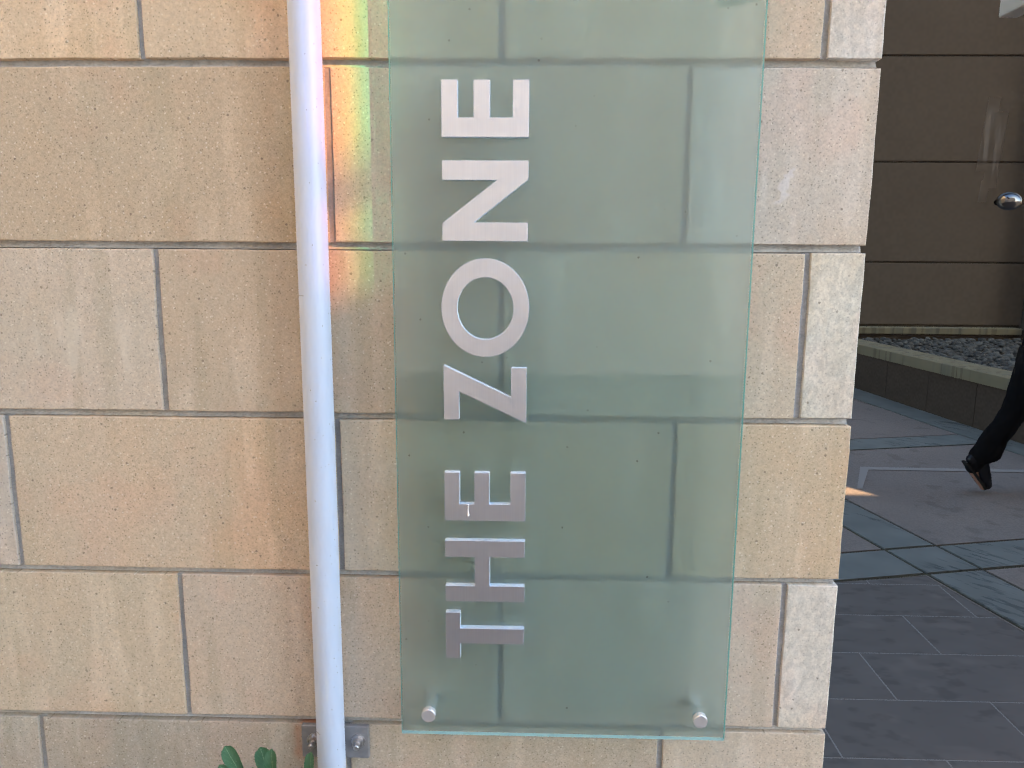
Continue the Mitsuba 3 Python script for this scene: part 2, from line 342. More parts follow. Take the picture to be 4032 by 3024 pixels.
def stone(x0, x1, z0, z1, tid, proud, seed):
    """dressed block: slightly ragged arris, rounded into the joint"""
    def edge(a, b, n):
        return np.linspace(a, b, n, endpoint=False)
    nx, nz = max(6, int((x1 - x0) / 0.016)), max(6, int((z1 - z0) / 0.016))
    amp = 0.0016
    xs, zs = edge(x0, x1, nx), edge(z0, z1, nz)
    xr, zr = edge(x1, x0, nx), edge(z1, z0, nz)
    P = np.concatenate([
        np.stack([xs, z0 + wobble(xs, amp, seed)], 1),
        np.stack([x1 + wobble(zs, amp, seed + .3), zs], 1),
        np.stack([xr, z1 + wobble(xr, amp, seed + .6)], 1),
        np.stack([x0 + wobble(zr, amp, seed + .8), zr], 1)])
    c = np.array([(x0 + x1) / 2, (z0 + z1) / 2]); hw = np.array([(x1 - x0) / 2, (z1 - z0) / 2])
    chip = 0.0012 + 0.0022 * np.clip(meshkit.noise(np.concatenate([P * 38, np.full((len(P), 1), seed)], 1)) - 0.45, 0, 1) * 2
    def inset(d):
        d = np.asarray(d).reshape(-1, 1) * np.ones((len(P), 1))
        Q = P.copy()
        lo, hi = c - hw, c + hw
        sc = 1 - d / np.array([hw]).repeat(len(P), 0)
        return c + (Q - c) * sc
    rings = [(inset(0), 0.10), (inset(0), 0.0016), (inset(chip * 0.45), 0.0005), (inset(chip), 0.0)]
    v, f, n = [], [], len(P)
    for Q, y in rings:
        v.append(np.stack([Q[:, 0], np.full(n, y - proud), Q[:, 1]], 1))
    for k in range(len(rings) - 1):
        i = np.arange(n); j = (i + 1) % n
        a, b = k * n, (k + 1) * n
        f.append(np.stack([a + i, a + j, b + j], 1)); f.append(np.stack([a + i, b + j, b + i], 1))
    import mapbox_earcut as ear
    Q = rings[-1][0]
    t = ear.triangulate_float64(Q, np.array([n], np.uint32)).reshape(-1, 3) + (len(rings) - 1) * n
    f.append(t)
    V, Fc = np.concatenate(v), np.concatenate(f).astype(int)
    m = trimesh.Trimesh(V, Fc, process=False)
    # outward orientation: front cap must face -y
    nrm = np.cross(V[t[:, 1]] - V[t[:, 0]], V[t[:, 2]] - V[t[:, 0]]).sum(0)
    if nrm[1] > 0:
        Fc[-len(t):] = Fc[-len(t):, ::-1]
    k = 0
    q = Fc[:1]
    e = np.cross(V[q[:, 1]] - V[q[:, 0]], V[q[:, 2]] - V[q[:, 0]])[0]
    if e[2] > 0:  # first quad lies on the bottom edge: must face down
        Fc[:-len(t)] = Fc[:-len(t), ::-1]
    uv = np.stack([V[:, 0] + 10.0 * tid, V[:, 2]], 1)
    part(wall, 'stone', (V, Fc), 'm_stone', uv=uv)

TAN, PINK, GREY, ORANGE, PALE = (0.495, 0.402, 0.308), (0.487, 0.41, 0.332), (0.47, 0.425, 0.368), (0.52, 0.413, 0.315), (0.50, 0.47, 0.43)
def dim(c, k): return tuple(np.array(c) * k)
TANB, GRYD, ORL = dim((0.475, 0.385, 0.28), 0.95), dim((0.46, 0.405, 0.335), 0.87), dim((0.53, 0.425, 0.31), 1.05)
MID = (0.485, 0.413, 0.33)
rows = {  # course k: joints (x of the joint centre), colour of each stone from left to right
    -1: ([-1.276, -0.666, -0.056], [ORANGE, TAN, PINK, TAN]),
    0: ([-1.276, -0.666, -0.056, 0.479], [TAN, ORL, dim(ORL, 0.98), MID, PALE]),
    1: ([-1.572, -0.962, -0.352, 0.259], [PINK, TAN, TANB, dim(MID, 0.96), dim(GREY, 1.02)]),
    2: ([-1.278, -0.668, -0.056, 0.476], [ORANGE, dim(PINK, 1.03), dim(TAN, 0.96), MID, PALE]),
    3: ([-1.579, -0.969, -0.354, 0.260], [TAN, GREY, ORANGE, MID, dim(TAN, 0.98)]),
    4: ([-1.276, -0.666, -0.055, 0.476], [TAN, dim(ORANGE, 0.97), dim(PINK, 0.99), MID, PALE]),
    5: ([-1.575, -0.965, -0.354, 0.258], [GREY, dim(GREY, 0.9), GRYD, dim(PINK, 0.92), dim(PINK, 0.97)]),
    6: ([-1.276, -0.666, -0.055, 0.476], [PINK, GREY, TAN, TAN, PALE])}
WALL_L, WALL_TOP = -1.9, 2.392
seed = 0
mort = []
for k, (jx, cols) in rows.items():
    ztop = J0 + (1 - k) * COURSE - JT
    zbot = J0 - k * COURSE
    if k == 6: zbot = 0.0
    ends = [WALL_L] + jx + [WALL_R + HJ / 2]
    for a, b, c in zip(ends[:-1], ends[1:], cols):
        seed += 1
        j = rng.normal(0, 0.012, 3)
        s = 1 + rng.normal(0, 0.03)
        pale = 1.0 if c is PALE else 0.0
        tid = tint(*(np.array(c) * s * (1 + j)), pale)
        x0 = a + HJ / 2 if a > WALL_L else a
        stone(x0, b - HJ / 2, zbot + rng.normal(0, 0.0006), ztop + rng.normal(0, 0.0006), tid, abs(rng.normal(0, 0.0006)), seed * 1.7)
    for x in jx:
        mort.append(box(x - HJ / 2 - 0.004, x + HJ / 2 + 0.004, 0.0060, 0.06, zbot + 0.0003, ztop - 0.0003))
stone_fn.tab = stone_tables()
# bed joints: hollow-tooled strips, recessed
for k in range(-1, 6):
    z = J0 - k * COURSE
    xs = np.linspace(WALL_L, WALL_R - 0.004, 60)
    prof = [(0.06, 0.004), (0.0150, 0.004), (0.0150, -0.003), (0.0130, -0.0085), (0.0105, -0.0116), (0.0155, -0.0130), (0.0155, -0.02), (0.06, -0.02)]
    v = []
    for i, x in enumerate(xs):
        w = 0.0012 * (meshkit.noise(np.array([[x * 14, k * 3.1, 0]]))[0] - 0.5)
        v += [[x, y + (w if y < 0.05 else 0), z + dz] for y, dz in prof]
    n = len(prof)
    f = []
    for i in range(len(xs) - 1):
        for q in range(n):
            a, b = i * n + q, i * n + (q + 1) % n
            f += [[a, b, b + n], [a, b + n, a + n]]
    f += [[0, q, q + 1] for q in range(1, n - 1)] + [[(len(xs) - 1) * n, (len(xs) - 1) * n + q + 1, (len(xs) - 1) * n + q] for q in range(1, n - 1)]
    m = trimesh.Trimesh(np.array(v), np.array(f)[:, ::-1], process=False)
    m.fix_normals()
    mort.append(m)
part(wall, 'mortar', cat(*mort), 'm_mortar')
part(wall, 'core', box(WALL_L, WALL_R - 0.012, 0.056, 0.34, 0.0, WALL_TOP - 0.002), 'm_mortar')
part(wall, 'upper_storey', cat(box(-9, 14, 0.0, 0.34, WALL_TOP + 0.085, 15.0), box(-9, WALL_R, 0.002, 0.34, WALL_TOP, WALL_TOP + 0.085), box(WALL_R - 0.03, 2.069, 0.003, 0.338, 2.345, WALL_TOP + 0.085)), 'm_facade')

# ================================================================ WHITE PIPE
pipe = thing('white_pipe', 'glossy white painted vertical pipe fixed to the stone wall left of the glass sign', 'pipe')
PX, PY, PR = -0.3745, -0.043, 0.0262
pts, ang = [], np.linspace(0, 2 * np.pi, 49)[:-1]
zs = np.linspace(0.0, 3.2, 65)
V = np.concatenate([np.stack([PX + PR * np.cos(ang), PY + PR * np.sin(ang), np.full(48, z)], 1) for z in zs])
i, j = np.meshgrid(np.arange(64), np.arange(48), indexing='ij')
a, b = i * 48 + j, i * 48 + (j + 1) % 48
F = np.concatenate([np.stack([a, b, b + 48], -1).reshape(-1, 3), np.stack([a, b + 48, a + 48], -1).reshape(-1, 3)])
part(pipe, 'shaft', (V, F), 'm_pipe', True)
br = part(pipe, 'bracket', rbox(-0.4405, -0.3095, -0.0125, -0.001, 0.486, 0.5535, 0.0012), 'm_galv', label='grey steel back plate with two bolts')
for bx in (-0.4165, -0.329):
    zc = 0.524
    part(br, 'washer', cyl([bx, -0.0125, zc], [bx, -0.0150, zc], 0.0135), 'm_bolt', 30)
    nut = trimesh.creation.cylinder(radius=0.0108, height=0.0088, sections=6)
    nut.apply_transform(trimesh.transformations.rotation_matrix(0.3 + bx * 9, [0, 0, 1]))
    nut.apply_transform(trimesh.transformations.rotation_matrix(math.pi / 2, [1, 0, 0]))
    nut.apply_translation([bx, -0.0194, zc])
    part(br, 'nut', nut, 'm_bolt')
    st = trimesh.creation.revolve([[0, -0.024], [0.0056, -0.024], [0.0056, -0.0355], [0.0044, -0.0372], [0.0026, -0.0376], [0.002, -0.036], [0, -0.0356]], sections=24)
    st.apply_transform(trimesh.transformations.rotation_matrix(-math.pi / 2, [1, 0, 0]))
    v = st.vertices.copy()
    st.vertices = np.stack([v[:, 0] + bx, -np.abs(v[:, 1]), v[:, 2] + zc], 1)
    st.fix_normals()
    part(br, 'stud', st, 'm_bolt', 30)

# ================================================================ GLASS SIGN
sign = thing('glass_sign', 'tall frosted green glass sign panel with metal letters THE ZONE on the wall', 'sign')
SX0, SX1, SZ0, SZ1, SYF, SYB = -0.2355, 0.3642, 0.5742, 2.30, -0.060, -0.050
v = np.array([[SX0, SYF, SZ0], [SX1, SYF, SZ0], [SX1, SYF, SZ1], [SX0, SYF, SZ1]])
part(sign, 'pane', (v, np.array([[0, 1, 2], [0, 2, 3]])), 'm_clear_glass', label='clear front face of the glass panel')
e = 0.0008
v = np.array([[SX0 + e, SYB, SZ0 + e], [SX1 - e, SYB, SZ0 + e], [SX1 - e, SYB, SZ1 - e], [SX0 + e, SYB, SZ1 - e]])
part(sign, 'frosted_film', (v, np.array([[0, 1, 2], [0, 2, 3]])), 'm_film', label='translucent grey-green frosted back of the glass panel')
for nm, q in (('bottom', [[SX0, SYF, SZ0], [SX1, SYF, SZ0], [SX1, SYB, SZ0], [SX0, SYB, SZ0]]),
              ('left', [[SX0, SYF, SZ0], [SX0, SYB, SZ0], [SX0, SYB, SZ1], [SX0, SYF, SZ1]]),
              ('right', [[SX1, SYB, SZ0], [SX1, SYF, SZ0], [SX1, SYF, SZ1], [SX1, SYB, SZ1]])):
    part(sign, 'edge', (np.array(q, float), np.array([[0, 1, 2], [0, 2, 3]])), 'm_glass_edge' if nm == 'bottom' else 'm_glass_side', label={'bottom': 'bright cyan bottom edge of the glass', 'left': 'thin teal left edge of the glass', 'right': 'thin teal right edge of the glass'}[nm])

XL, XR = -0.1497, -0.0087        # top and foot of the lying capitals
S = 0.0262
mid0, mid1 = -0.0978, -0.0716    # middle bar of the E
def P(pts): return sg.Polygon(pts)
def R(x0, x1, z0, z1): return sg.box(x0, z0, x1, z1)
def E_(z0, z1):
    sp = z0 + 0.0302
    return R(XL, XR, z0, sp).union(R(XL, XL + S, z0, z1)).union(R(mid0, mid1, z0, z1)).union(R(XR - S, XR, z0, z1))
LET = [('e', 'top letter E of the word ZONE', E_(1.6464, 1.7343)),
       ('n', 'letter N of the word ZONE', P([(XL, 1.4813), (XR, 1.4813), (XR, 1.5114), (-0.0975, 1.5114), (XR, 1.5803), (XR, 1.6098), (XL, 1.6098), (XL, 1.5790), (-0.0600, 1.5790), (XL, 1.5100)])),
       ('o', 'round letter O of the word ZONE', None),
       ('z', 'letter Z of the word ZONE', P([(XL, 1.1797), (XL + S, 1.1797), (XL + S, 1.2290), (XR, 1.1747), (XR, 1.2702), (XR - S, 1.2702), (XR - S, 1.2192), (XL, 1.2738)])),
       ('e', 'lower letter E of the word THE with a white dropping on it', E_(0.9982, 1.0853)),
       ('h', 'letter H of the word THE', R(XL, XR, 0.9306, 0.9610).union(R(XL, XR, 0.8468, 0.8762)).union(R(-0.0974, -0.0706, 0.8468, 0.9610))),
       ('t', 'bottom letter T of the word THE', R(XL, XL + S, 0.7362, 0.8250).union(R(XL, XR, 0.7654, 0.7948)))]
th = np.linspace(0, 2 * np.pi, 97)[:-1]
O = sg.Polygon(np.stack([-0.0788 + 0.0736 * np.cos(th), 1.3709 + 0.0823 * np.sin(th)], 1), [np.stack([-0.0788 + 0.0472 * np.cos(th), 1.3702 + 0.0520 * np.sin(th)], 1)])
LYF, LYB = -0.0735, -0.0605
for ch, lab, poly in LET:
    poly = O if poly is None else poly
    soft = poly.buffer(-0.0006).buffer(0.0006, quad_segs=3) if ch != 'o' else poly
    if ch in 'en':   # router radius in the inner corners
        soft = soft.buffer(0.0018, quad_segs=4).buffer(-0.0018, join_style='mitre').intersection(poly.buffer(0.0001, join_style='mitre'))
        soft = soft if soft.geom_type == 'Polygon' else poly
    face_in = soft.buffer(-0.0005, join_style='mitre')
    full = extrude_xz(soft, LYF + 0.0005, LYB)
    key = part(sign, 'letter', full, 'm_letter_edge', label=lab)
    part(key, 'face', extrude_xz(face_in, LYF, LYF + 0.0006), 'm_letter', label='brushed aluminium front face')
    if lab.startswith('lower'):
        x0, y = -0.109, LYF - 0.0006
        segs = [((x0 - 0.003, 1.0285), 0.0008, (x0 + 0.001, 1.0275), 0.0011), ((x0 + 0.001, 1.0275), 0.0010, (x0, 1.0185), 0.0007), ((x0, 1.0185), 0.0007, (x0 + 0.0006, 1.0085), 0.0011), ((x0, 1.0078), 0.0017, (x0 + 0.0013, 1.0092), 0.0015)]
        drop = None
        for pa, ra, pb, rb in segs:
            h = m3.Manifold.hull(m3.Manifold.sphere(ra, 12).translate([pa[0], y + 0.0004, pa[1]]) + m3.Manifold.sphere(rb, 12).translate([pb[0], y + 0.0004, pb[1]]))
            drop = h if drop is None else drop + h
        part(key, 'dropping', tri(drop), 'm_chip', 40, label='white bird dropping')

def revolve_y(prof, x, z, n=40):
    """profile of (radius, y), turned about the y axis through (x, z)"""
    m = trimesh.creation.revolve([[r, -y] for r, y in prof], sections=n)
    v = m.vertices.copy()
    m.vertices = np.stack([v[:, 0] + x, -v[:, 2], v[:, 1] + z], 1)
    m.fix_normals()
    return m
for sx, lab in ((-0.1835, 'lower left steel standoff'), (0.3163, 'lower right steel standoff')):
    for sz in (0.6187, 2.252):
        key = part(sign, 'standoff', revolve_y([(0, -0.0722), (0.0121, -0.0722), (0.0128, -0.0714), (0.0128, -0.0606), (0, -0.0606)], sx, sz), 'm_steel', 30, label=lab if sz < 1 else None)
        part(key, 'barrel', revolve_y([(0, -0.0494), (0.0110, -0.0494), (0.0110, -0.0002), (0, -0.0002)], sx, sz), 'm_steel', 30)

# ================================================================ SHRUB
shrub = thing('leafy_shrub', 'small green shrub with oval leaves at the foot of the white pipe', 'shrub')
def leaf(base, tip, width, up, cup=0.25, bend=0.15):
    base, tip = np.array(base, float), np.array(tip, float)
    ax = tip - base; L = np.linalg.norm(ax); ax /= L
    side = np.cross(ax, up); side /= np.linalg.norm(side)
    nor = np.cross(side, ax)
    nu, nv = 8, 18
    v, uv = [], []
    for b in np.linspace(0, 1, nv + 1):
        w = width * 1.28 * (b ** 0.75) * math.sqrt(max(0.0, 1 - b ** 5)) + width * 0.05 * (1 - b)
        for a in np.linspace(-1, 1, nu + 1):
            d = nor * (cup * w * (a * a) - bend * L * (b - 0.2) ** 2 + 0.03 * w * math.sin(9 * b + 3 * a))
            v.append(base + ax * L * b + side * a * w * 0.5 + d); uv.append([a, b])
    f = []
    for r in range(nv):
        for c in range(nu):
            q = r * (nu + 1) + c
            f += [[q, q + 1, q + nu + 2], [q, q + nu + 2, q + nu + 1]]
    part(shrub, 'leaf', (np.array(v), np.array(f)), 'm_leaf', True, uv=np.array(uv))
# the leaves in view
leaf((-0.502, -0.135, 0.515), (-0.5445, -0.125, 0.5835), 0.029, (0.4, -1, 0.35))
leaf((-0.508, -0.150, 0.510), (-0.5455, -0.150, 0.5640), 0.022, (0.3, -1, 0.3))
leaf((-0.452, -0.140, 0.505), (-0.4615, -0.128, 0.5810), 0.027, (-0.2, -1, 0.25))
leaf((-0.462, -0.120, 0.505), (-0.4860, -0.110, 0.5720), 0.032, (0.3, -1, 0.5))
leaf((-0.461, -0.160, 0.505), (-0.4850, -0.155, 0.5640), 0.020, (0.2, -1, 0.4))
leaf((-0.430, -0.150, 0.505), (-0.4060, -0.150, 0.5560), 0.030, (0.3, -1, 0.7), 0.3, 0.3)
leaf((-0.384, -0.140, 0.500), (-0.3915, -0.128, 0.5770), 0.025, (-0.5, -1, 0.2))
leaf((-0.372, -0.150, 0.495), (-0.3560, -0.160, 0.5460), 0.024, (0.2, -1, 0.5))
for k in range(70):   # the rest of the plant, below the frame
    a, h = rng.uniform(0, 2 * np.pi), rng.uniform(0.10, 0.46)
    r = rng.uniform(0.02, 0.13)
    c = np.array([-0.46 + r * 1.3 * math.cos(a), -0.16 + 0.7 * r * math.sin(a) - 0.02, h])
    d = np.array([math.cos(a), 0.7 * math.sin(a), rng.uniform(0.2, 1.1)]); d /= np.linalg.norm(d)
    t = c + d * rng.uniform(0.05, 0.07)
    if t[1] > -0.035: t[1] = -0.035
    leaf(c, t, rng.uniform(0.02, 0.028), (rng.normal(0, .3), -0.6, 1.0))
for bx, by, tx, tz in ((-0.47, -0.17, -0.505, 0.52), (-0.46, -0.16, -0.457, 0.51), (-0.45, -0.16, -0.43, 0.51), (-0.44, -0.15, -0.38, 0.50)):
    p = [np.array([bx + (tx - bx) * s + 0.008 * math.sin(5 * s), by + 0.02 * s, tz * s]) for s in np.linspace(0, 1, 7)]
    st = None
    for q in range(6):
        h = m3.Manifold.hull(m3.Manifold.sphere(0.005 - 0.0004 * q, 10).translate(p[q].tolist()) + m3.Manifold.sphere(0.0046 - 0.0004 * q, 10).translate(p[q + 1].tolist()))
        st = h if st is None else st + h
    part(shrub, 'stem', tri(st), 'm_stem', 40)

# ================================================================ GROUND
labels['ground'] = {'kind': 'structure'}
whole('ground', (np.array([[-300, -300, -0.012], [300, -300, -0.012], [300, 300, -0.012], [-300, 300, -0.012]], float), np.array([[0, 1, 2], [0, 2, 3]])), 'm_pink_concrete')
labels['forecourt'] = {'kind': 'structure'}
whole('forecourt', box(-1.5, 16, -8.0, 0.34, -0.0118, -0.0085), 'm_dark_paving')
labels['planting_bed'] = {'kind': 'structure'}
whole('planting_bed', box(-2.2, 0.5, -0.62, -0.001, -0.01, 0.012), 'm_bark_mulch')

# ---- tiled floor inside the glass
E1, E2 = np.array([0.976, 0.218]), np.array([-0.218, 0.976])
def ab(a, b): return (a * E1[0] + b * E2[0], a * E1[1] + b * E2[1])
tf = thing('tile_floor', None, kind='structure')
zone = sg.Polygon([(WALL_R - 0.2, 0.36), (WALL_R - 0.2, 1.80), ab(0.5, 1.59), ab(2.235, 1.59), ab(2.235, -0.5), (2.6, 0.36)])
zone = sg.Polygon([(0.38, 0.352), (0.38, 1.9), ab(0.2, 1.585), ab(2.228, 1.585), ab(2.228, -0.15), (2.2, 0.352)])
zone = sg.Polygon([(0.38, 0.352), (0.38, 1.768), ab(2.228, 1.585), ab(2.228, -0.08)]).buffer(0)
g = 0.0055
for r in range(7):
    y0 = 0.0955 + 0.307 * r
    off = 0.3245 if r % 2 == 0 else 0.0215
    for c in range(0, 5):
        x0 = off + 0.6045 * c
        q = sg.box(x0 + g / 2, y0 + g / 2, x0 + 0.6045 - g / 2, y0 + 0.307 - g / 2).intersection(zone)
        if q.is_empty or q.area < 0.002: continue
        m = slab(q, -0.008, 0.0)
        part(tf, 'tile', m, 'm_tile', uv=np.stack([np.full(len(m.vertices), r * 7.0 + 0.5), np.full(len(m.vertices), c * 3.0 + 0.5)], 1))
part(tf, 'grout', slab(zone.buffer(-0.001), -0.009, -0.0006), 'm_grout')

# ---- plaza: pink concrete slabs with blue-grey stone bands
pz = thing('plaza_paving', None, kind='structure')
jo = 0.011
A_ = [2.250 + jo, 2.548 - jo, 4.53 + jo]
bandsB = [(1.605, 1.905), (3.71, 4.02), (5.83, 6.13)]
def quad(a0, a1, b0, b1): return sg.Polygon([ab(a0, b0), ab(a1, b0), ab(a1, b1), ab(a0, b1)])
Pin = [(3.20, 7.66), (3.321, 6.499), (3.507, 5.114), (3.685, 4.05), (3.95, 2.4), (4.2, 0.9)]
Pout = [(4.25, 0.9), (4.05, 2.9), (3.814, 5.017), (3.693, 6.007), (3.574, 7.105), (3.5, 7.9)]
Pband = sg.Polygon(Pin + [(p[0] - 0.004, p[1]) for p in Pout])
inside = sg.Polygon([(-6, 0.36), (-6, 8.1)] + [(3.15, 8.1)] + [(x - 2 * jo, y) for x, y in Pin] + [(4.2, 0.36)])
tilezone = zone.buffer(0.004, join_style='mitre')
acuts = [-6.5, -4.6, -4.3, -2.32, -2.02, -0.04, 0.26, 2.250, 2.548, 4.60, 9]
def piece(q, name, mat, z=0.0):
    q = q.intersection(inside).difference(tilezone)
    for h in getattr(q, 'geoms', [q]):
        if h.geom_type == 'Polygon' and h.area > 0.004:
            part(pz, name, slab(h, -0.011, z), mat)
bl = [-2.2] + [x for b in bandsB for x in b] + [9]
for ia in range(len(acuts) - 1):
    for ib in range(len(bl) - 1):
        a0, a1, b0, b1 = acuts[ia] + jo, acuts[ia + 1] - jo, bl[ib] + jo, bl[ib + 1] - jo
        band = (acuts[ia], acuts[ia + 1]) in [(2.250, 2.548), (-0.04, 0.26), (-2.32, -2.02), (-4.6, -4.3)] or (bl[ib], bl[ib + 1]) in bandsB
        if band: piece(quad(a0, a1, b0, b1), 'band_stone', 'm_bluestone', 0.002)
        else: piece(quad(a0, a1, b0, b1), 'slab', 'm_pink_concrete', 0.0)
Pb = Pband
for y0, y1 in ((0.9, 4.05), (4.05, 5.35), (5.35, 6.6), (6.6, 7.9)):
    q = Pb.intersection(sg.box(2, y0 + 0.004, 6, y1 - 0.004))
    part(pz, 'band_stone', slab(q, -0.011, 0.002), 'm_bluestone')
part(pz, 'joint', slab(sg.Polygon([(-6, 0.36), (-6, 8.1), (5, 8.1), (5, 0.36)]).difference(tilezone), -0.0115, -0.006), 'm_paving_joint')
# worn white marking on the paving
mk = thing('floor_marking', 'thin faded white right-angled line painted on the pink paving', 'floor marking')
whole(mk, slab(sg.Polygon([(2.06, 3.36), (2.09, 3.355), (2.318, 3.80), (3.9, 3.775), (3.9, 3.84), (2.290, 3.868)]), 0.002, 0.005), 'm_white_line')

# ---- planter with river stones
pl = thing('stone_planter', 'low brown planter wall with pale stone coping around grey river stones behind the dark glass', 'planter')
base = np.array([(3.574, 7.105), (3.693, 6.007), (3.814, 5.017), (4.06, 2.9), (4.16, 2.05)])
d0 = (base[0] - base[1]) / np.linalg.norm(base[0] - base[1])
base = np.vstack([base[0] + d0 * 1.02, base])
def along(s):
    d = np.concatenate([[0], np.cumsum(np.linalg.norm(np.diff(base, axis=0), axis=1))])
    return np.array([np.interp(s, d, base[:, 0]), np.interp(s, d, base[:, 1])])
Ltot = np.linalg.norm(np.diff(base, axis=0), axis=1).sum()
N_ = np.array([0.992, 0.12])
cuts = [0.0, 0.85, 1.62, 2.30, 2.95, 3.62, 4.3, 5.0, Ltot]
for s0, s1 in zip(cuts[:-1], cuts[1:]):
    p, q = along(s0 + 0.003), along(s1 - 0.003)
    poly = sg.Polygon([p, q, q + N_ * 0.22, p + N_ * 0.22])
    part(pl, 'wall_panel', slab(poly, -0.005, 0.392), 'm_brown_render')
cuts = [0.0, 0.50, 1.12, 1.92, 2.72, 3.42, 4.2, 5.0, Ltot]
for s0, s1 in zip(cuts[:-1], cuts[1:]):
    p, q = along(s0 + 0.004), along(s1 - 0.004)
    poly = sg.Polygon([p - N_ * 0.035, q - N_ * 0.035, q + N_ * 0.275, p + N_ * 0.275])
    m = slab(poly.buffer(-0.004).buffer(0.004, quad_segs=2), 0.393, 0.490)
    part(pl, 'coping_stone', m, 'm_cap')
part(pl, 'soil', slab(sg.Polygon([along(0) + N_ * 0.22, along(Ltot) + N_ * 0.22, (9, 2.0), (9, 8.13)]), 0.0, 0.40), 'm_soil')
ico = trimesh.creation.icosphere(subdivisions=1)
inner = sg.Polygon([along(0.0) + N_ * 0.28, along(2.5) + N_ * 0.28, along(Ltot) + N_ * 0.28, (7.0, 2.2), (7.0, 8.02)]).buffer(-0.03)
pv, pf, pu, at, cnt = [], [], [], 0, 0
for k in range(18000):
    x, y = rng.uniform(3.4, 6.6), rng.uniform(3.6, 8.05)
    if not inner.contains(sg.Point(x, y)): continue
    if cnt > 5200: break
    r = rng.uniform(0.017, 0.040)
    v = ico.vertices * np.array([r * rng.uniform(0.9, 1.5), r, r * rng.uniform(0.45, 0.7)])
    v = v * (1 + 0.18 * (meshkit.noise(v * 22 + k) - 0.5))[:, None]
    a = rng.uniform(0, 6.28); t = rng.normal(0, 0.25)
    M = trimesh.transformations.euler_matrix(t, rng.normal(0, .25), a)[:3, :3]
    v = v @ M.T + [x, y, 0.405 + rng.uniform(0, 0.05)]
    pv.append(v); pf.append(ico.faces + at); pu.append(np.full((len(v), 2), float(cnt))); at += len(v); cnt += 1
key = thing('river_stones', 'grey rounded river stones filling the planter behind the dark glass', 'stones', kind='stuff')
whole(key, (np.vstack(pv), np.vstack(pf)), 'm_pebble', True, uv=np.vstack(pu))

# ---- panelled building beyond the courtyard
bb = thing('panelled_building', 'dark brown building wall of wide flat panels with a pale base ledge beyond the planter', 'building')
YB = 8.2
zj = [0.60, 1.364, 2.541, 3.735, 4.93, 6.12, 7.3]
for z0, z1 in zip(zj[:-1], zj[1:]):
    for x0, x1 in ((-9, -3.02), (-3, 1.49), (1.51, 5.985), (6.42, 14)):
        part(bb, 'panel', rbox(x0, x1, YB, YB + 0.12, z0 + 0.010, z1 - 0.010, 0.006), 'm_panel')
part(bb, 'core', box(-9, 14, YB + 0.03, YB + 0.6, 0.0, 7.28), 'm_panel_joint')
part(bb, 'ledge', rbox(-9, 5.93, YB - 0.13, YB + 0.02, 0.502, 0.582, 0.008), 'm_cap', label='pale stone ledge along the base of the wall')
for z0, z1, y0 in ((0.462, 0.498, 0.07), (0.425, 0.458, 0.10), (0.39, 0.421, 0.07)):
    part(bb, 'base_moulding', box(-9, 6.9, YB - y0, YB + 0.028, z0, z1), 'm_brown_render')
part(bb, 'pier', rbox(5.99, 6.41, YB - 0.25, YB + 0.1, 0.0, 7.2, 0.01), 'm_panel_joint')

# ---- dark glass bay with knob
gb = thing('dark_glass_door', 'dark tinted frameless glass door right of the stone wall with a courtyard showing through', 'door')
GY = 0.12
v = np.array([[WALL_R - 0.05, GY, 0.002], [2.05, GY, 0.002], [2.05, GY, WALL_TOP + 0.0852], [WALL_R - 0.05, GY, WALL_TOP + 0.0852]])
part(gb, 'pane', (v, np.array([[0, 1, 2], [0, 2, 3]])), 'm_dark_glass', label='dark tinted glass pane')
prof = [(0, -0.0480), (0.0080, -0.0470), (0.0145, -0.0442), (0.0188, -0.0400), (0.0208, -0.0350), (0.0200, -0.0300), (0.0165, -0.0260), (0.0090, -0.0235), (0.0068, -0.0060), (0.0074, -0.0005), (0, -0.0005)]
kb = revolve_y([(r, y) for r, y in prof], 0.0, 0.0, 48)
kb.apply_scale([1.05, 1.0, 0.78])
kb.apply_translation([0.8580, GY, 1.5600])
part(gb, 'knob', kb, 'm_chrome', True, label='round polished chrome door knob')
# wiped smears of dirt on the glass
scene['m_smear'] = {'type': 'mask', 'opacity': mikit.proc(lambda p, n, uv: 0.075 * smoothstep(0.35, 0.7, fbm(p.x * 260, p.z * 14, 1.0, 3)) * smoothstep(0.0, 0.25, uv.y) * smoothstep(1.0, 0.7, uv.y) * smoothstep(0.0, 0.2, uv.x) * smoothstep(1.0, 0.8, uv.x)),
                    'bsdf': {'type': 'twosided', 'bsdf': {'type': 'diffuse', 'reflectance': {'type': 'rgb', 'value': [0.45, 0.43, 0.41]}}}}
for xa, za, xb, zb, wd in ((0.822, 1.615, 0.832, 1.745, 0.011), (0.838, 1.585, 0.846, 1.72, 0.013), (0.828, 1.56, 0.831, 1.60, 0.008)):
    V = np.array([[xa - wd, GY - 0.001, za], [xa + wd, GY - 0.001, za], [xb + wd, GY - 0.001, zb], [xb - wd, GY - 0.001, zb]])
    part(gb, 'smear', (V, np.array([[0, 1, 2], [0, 2, 3]])), 'm_smear', uv=np.array([[0, 0], [1, 0], [1, 1], [0, 1.0]]))
# solid wall goes on right of the door, pierced by one small high window
dp = np.array([1.90, 3.40, 0.0]); dp = dp + SUN * (0.135 - dp[1]) / SUN[1]
rw = sg.box(2.07, 0, 14, WALL_TOP + 0.084).difference(sg.box(dp[0] - 0.20, dp[2] - 0.13, dp[0] + 0.14, dp[2] + 0.06))
part(wall, 'right_wall', extrude_xz(rw, 0.10, 0.17), 'm_facade')

# ---- white box hanging inside
wb = thing('white_signboard', 'plain white board hanging at the top right corner behind the dark glass', 'board')
whole(wb, rbox(1.978, 2.06, 0.75, 2.2, 2.462, 3.02, 0.004), 'm_white_board')

